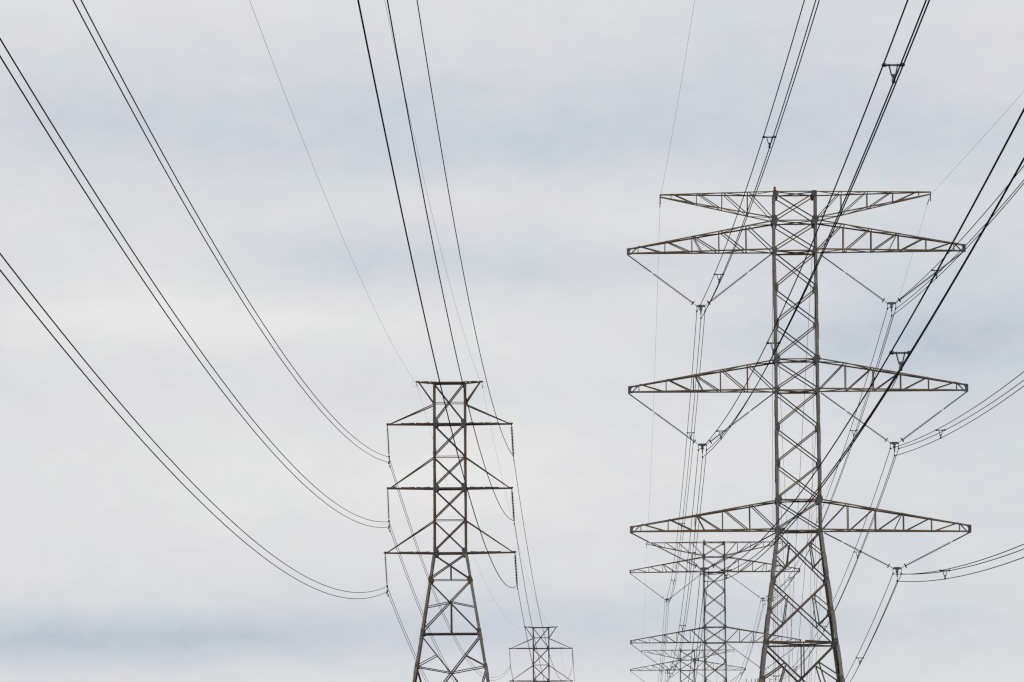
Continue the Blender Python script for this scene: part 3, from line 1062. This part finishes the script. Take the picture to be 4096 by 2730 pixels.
sp0 = make_spacer()
GS = 'three-wire bundle spacers'
SPS = [('TL', 247.0), ('TL', 185.5), ('ML', 245.5), ('ML', 182.0), ('ML', 113.6), ('BL', 243.0), ('BL', 185.0), ('BL', 117.6), ('TR', 244.0), ('MR', 246.8), ('BR', 237.5),
       ('TL', 331.3), ('TL', 395.0), ('TL', 472.5), ('TL', 530.0), ('ML', 331.3), ('ML', 395.1), ('ML', 476.2), ('ML', 525.0), ('BL', 325.4), ('TR', 329.4), ('TR', 390.8), ('TR', 461.6), ('TR', 521.2),
       ('MR', 327.4), ('MR', 386.1), ('MR', 454.6), ('MR', 515.4), ('BR', 327.2), ('TL', 611.0), ('TL', 672.0), ('TR', 609.0), ('TR', 671.0)]
cnt = {}
ordn = ['first', 'second', 'third', 'fourth']
first = True
for key, y in SPS:
    side = 'near' if y < 280 else ('far' if y < 560 else 'end')
    cnt.setdefault((key, side), 0)
    n = cnt[(key, side)]
    cnt[(key, side)] += 1
    o = sp0 if first else copy_tree(sp0)
    first = False
    p, d = at_y(paths[key], y)
    o.location = p
    sg = ordn[n]
    if side == 'near':
        lb = '%s spacer on %s %s wires, counted from the biggest tower towards the viewer' % (sg, lev[key[0]], sd[key[1]])
    elif side == 'far':
        lb = '%s spacer on %s %s wires, counted from the biggest tower towards the half-size tower' % (sg, lev[key[0]], sd[key[1]])
    else:
        lb = '%s spacer beyond the half-size tower on the %s %s wires' % (sg, lev[key[0]], sd[key[1]])
    tag(o, lb, 'spacer', GS)

# ------------------------------------------------------------------ distant mast with pale panels, tips just above the frame edge
mx, my = 30.6, 1050.0
mast = empty('antenna_mast', (mx, my, 1.4))
tag(mast, 'far pale mast with upright panel antennas, tips beside the leg of the biggest tower', 'antenna mast')
MB().lathe((0, 0, 0), (0, 0, 49.8), [(0, .9), (1, .45)], 14).build('pole', 'mast', mast)
m = MB()
for z in (48.8, 49.8):
    m.tube([(math.cos(t) * 2.7, math.sin(t) * 1.2, z) for t in [2 * math.pi * i / 12 for i in range(12)]], 0.05, 6, closed=True)
for t in range(6):
    c = 2 * math.pi * t / 6
    m.tube([(0, 0, 49.7), (math.cos(c) * 2.7, math.sin(c) * 1.2, 49.5)], 0.05, 5)
m.build('platform', 'mast', mast)
for px, w, top in ((-2.72, .26, 0.02), (-1.52, .22, -.04), (-.62, .32, -.10), (0.0, .38, 0.12), (1.5, .3, 0.0), (2.87, .22, 0.03)):
    py = -1.2 * math.sqrt(max(0.0, 1 - (px / 3.0) ** 2))
    zc = 50.50 + top
    MB().bar((px, py, zc - 1.1), (px, py, zc + 1.1), w, 0.18, (0, 1, 0)).build('panel_antenna', 'panel', mast)


# ------------------------------------------------------------------ ground
def gh(x, y):
    t = min(1.0, max(0.0, (y - 560) / 165.0))
    t = t * t * (3 - 2 * t)
    return t * (1.2 - 0.018 * max(-40, min(40, x)))


xs = [-9000, -3000, -1000, -300] + list(range(-100, 101, 20)) + [300, 1000, 3000, 9000]
ys = [-2000, -300] + list(range(-100, 1201, 50)) + [2000, 5000, 14000]
gv = [(x, y, gh(x, y) - 0.02) for y in ys for x in xs]
gf = [(j * len(xs) + i, j * len(xs) + i + 1, (j + 1) * len(xs) + i + 1, (j + 1) * len(xs) + i) for j in range(len(ys) - 1) for i in range(len(xs) - 1)]
gm = bpy.data.meshes.new('ground')
gm.from_pydata(gv, [], gf)
M['grass'] = plain('dry_grass_ground', (0.075, 0.080, 0.040), 0.95, 0.0, 0.5, 0.15)
gm.materials.append(M['grass'])
go = bpy.data.objects.new('ground', gm)
COL.objects.link(go)
tag(go, kind='structure')

# ------------------------------------------------------------------ thin air haze
hm = bpy.data.materials.new('thin_haze')
hm.use_nodes = True
hn = hm.node_tree.nodes
hn.remove(hn['Principled BSDF'])
pv = hn.new('ShaderNodeVolumePrincipled')
pv.inputs['Color'].default_value = (0.90, 0.90, 0.92, 1)
pv.inputs['Density'].default_value = 0.0007
hm.node_tree.links.new(pv.outputs[0], hn['Material Output'].inputs['Volume'])
M['haze'] = hm
hb = MB()
hb.prism(Vector((0, -2200, 25.3)), Vector((0, 14200, 25.3)), [(-9200, -26.8), (9200, -26.8), (9200, 26.8), (-9200, 26.8)], X, Z)
ho = hb.build('haze', 'haze')
tag(ho, kind='stuff')
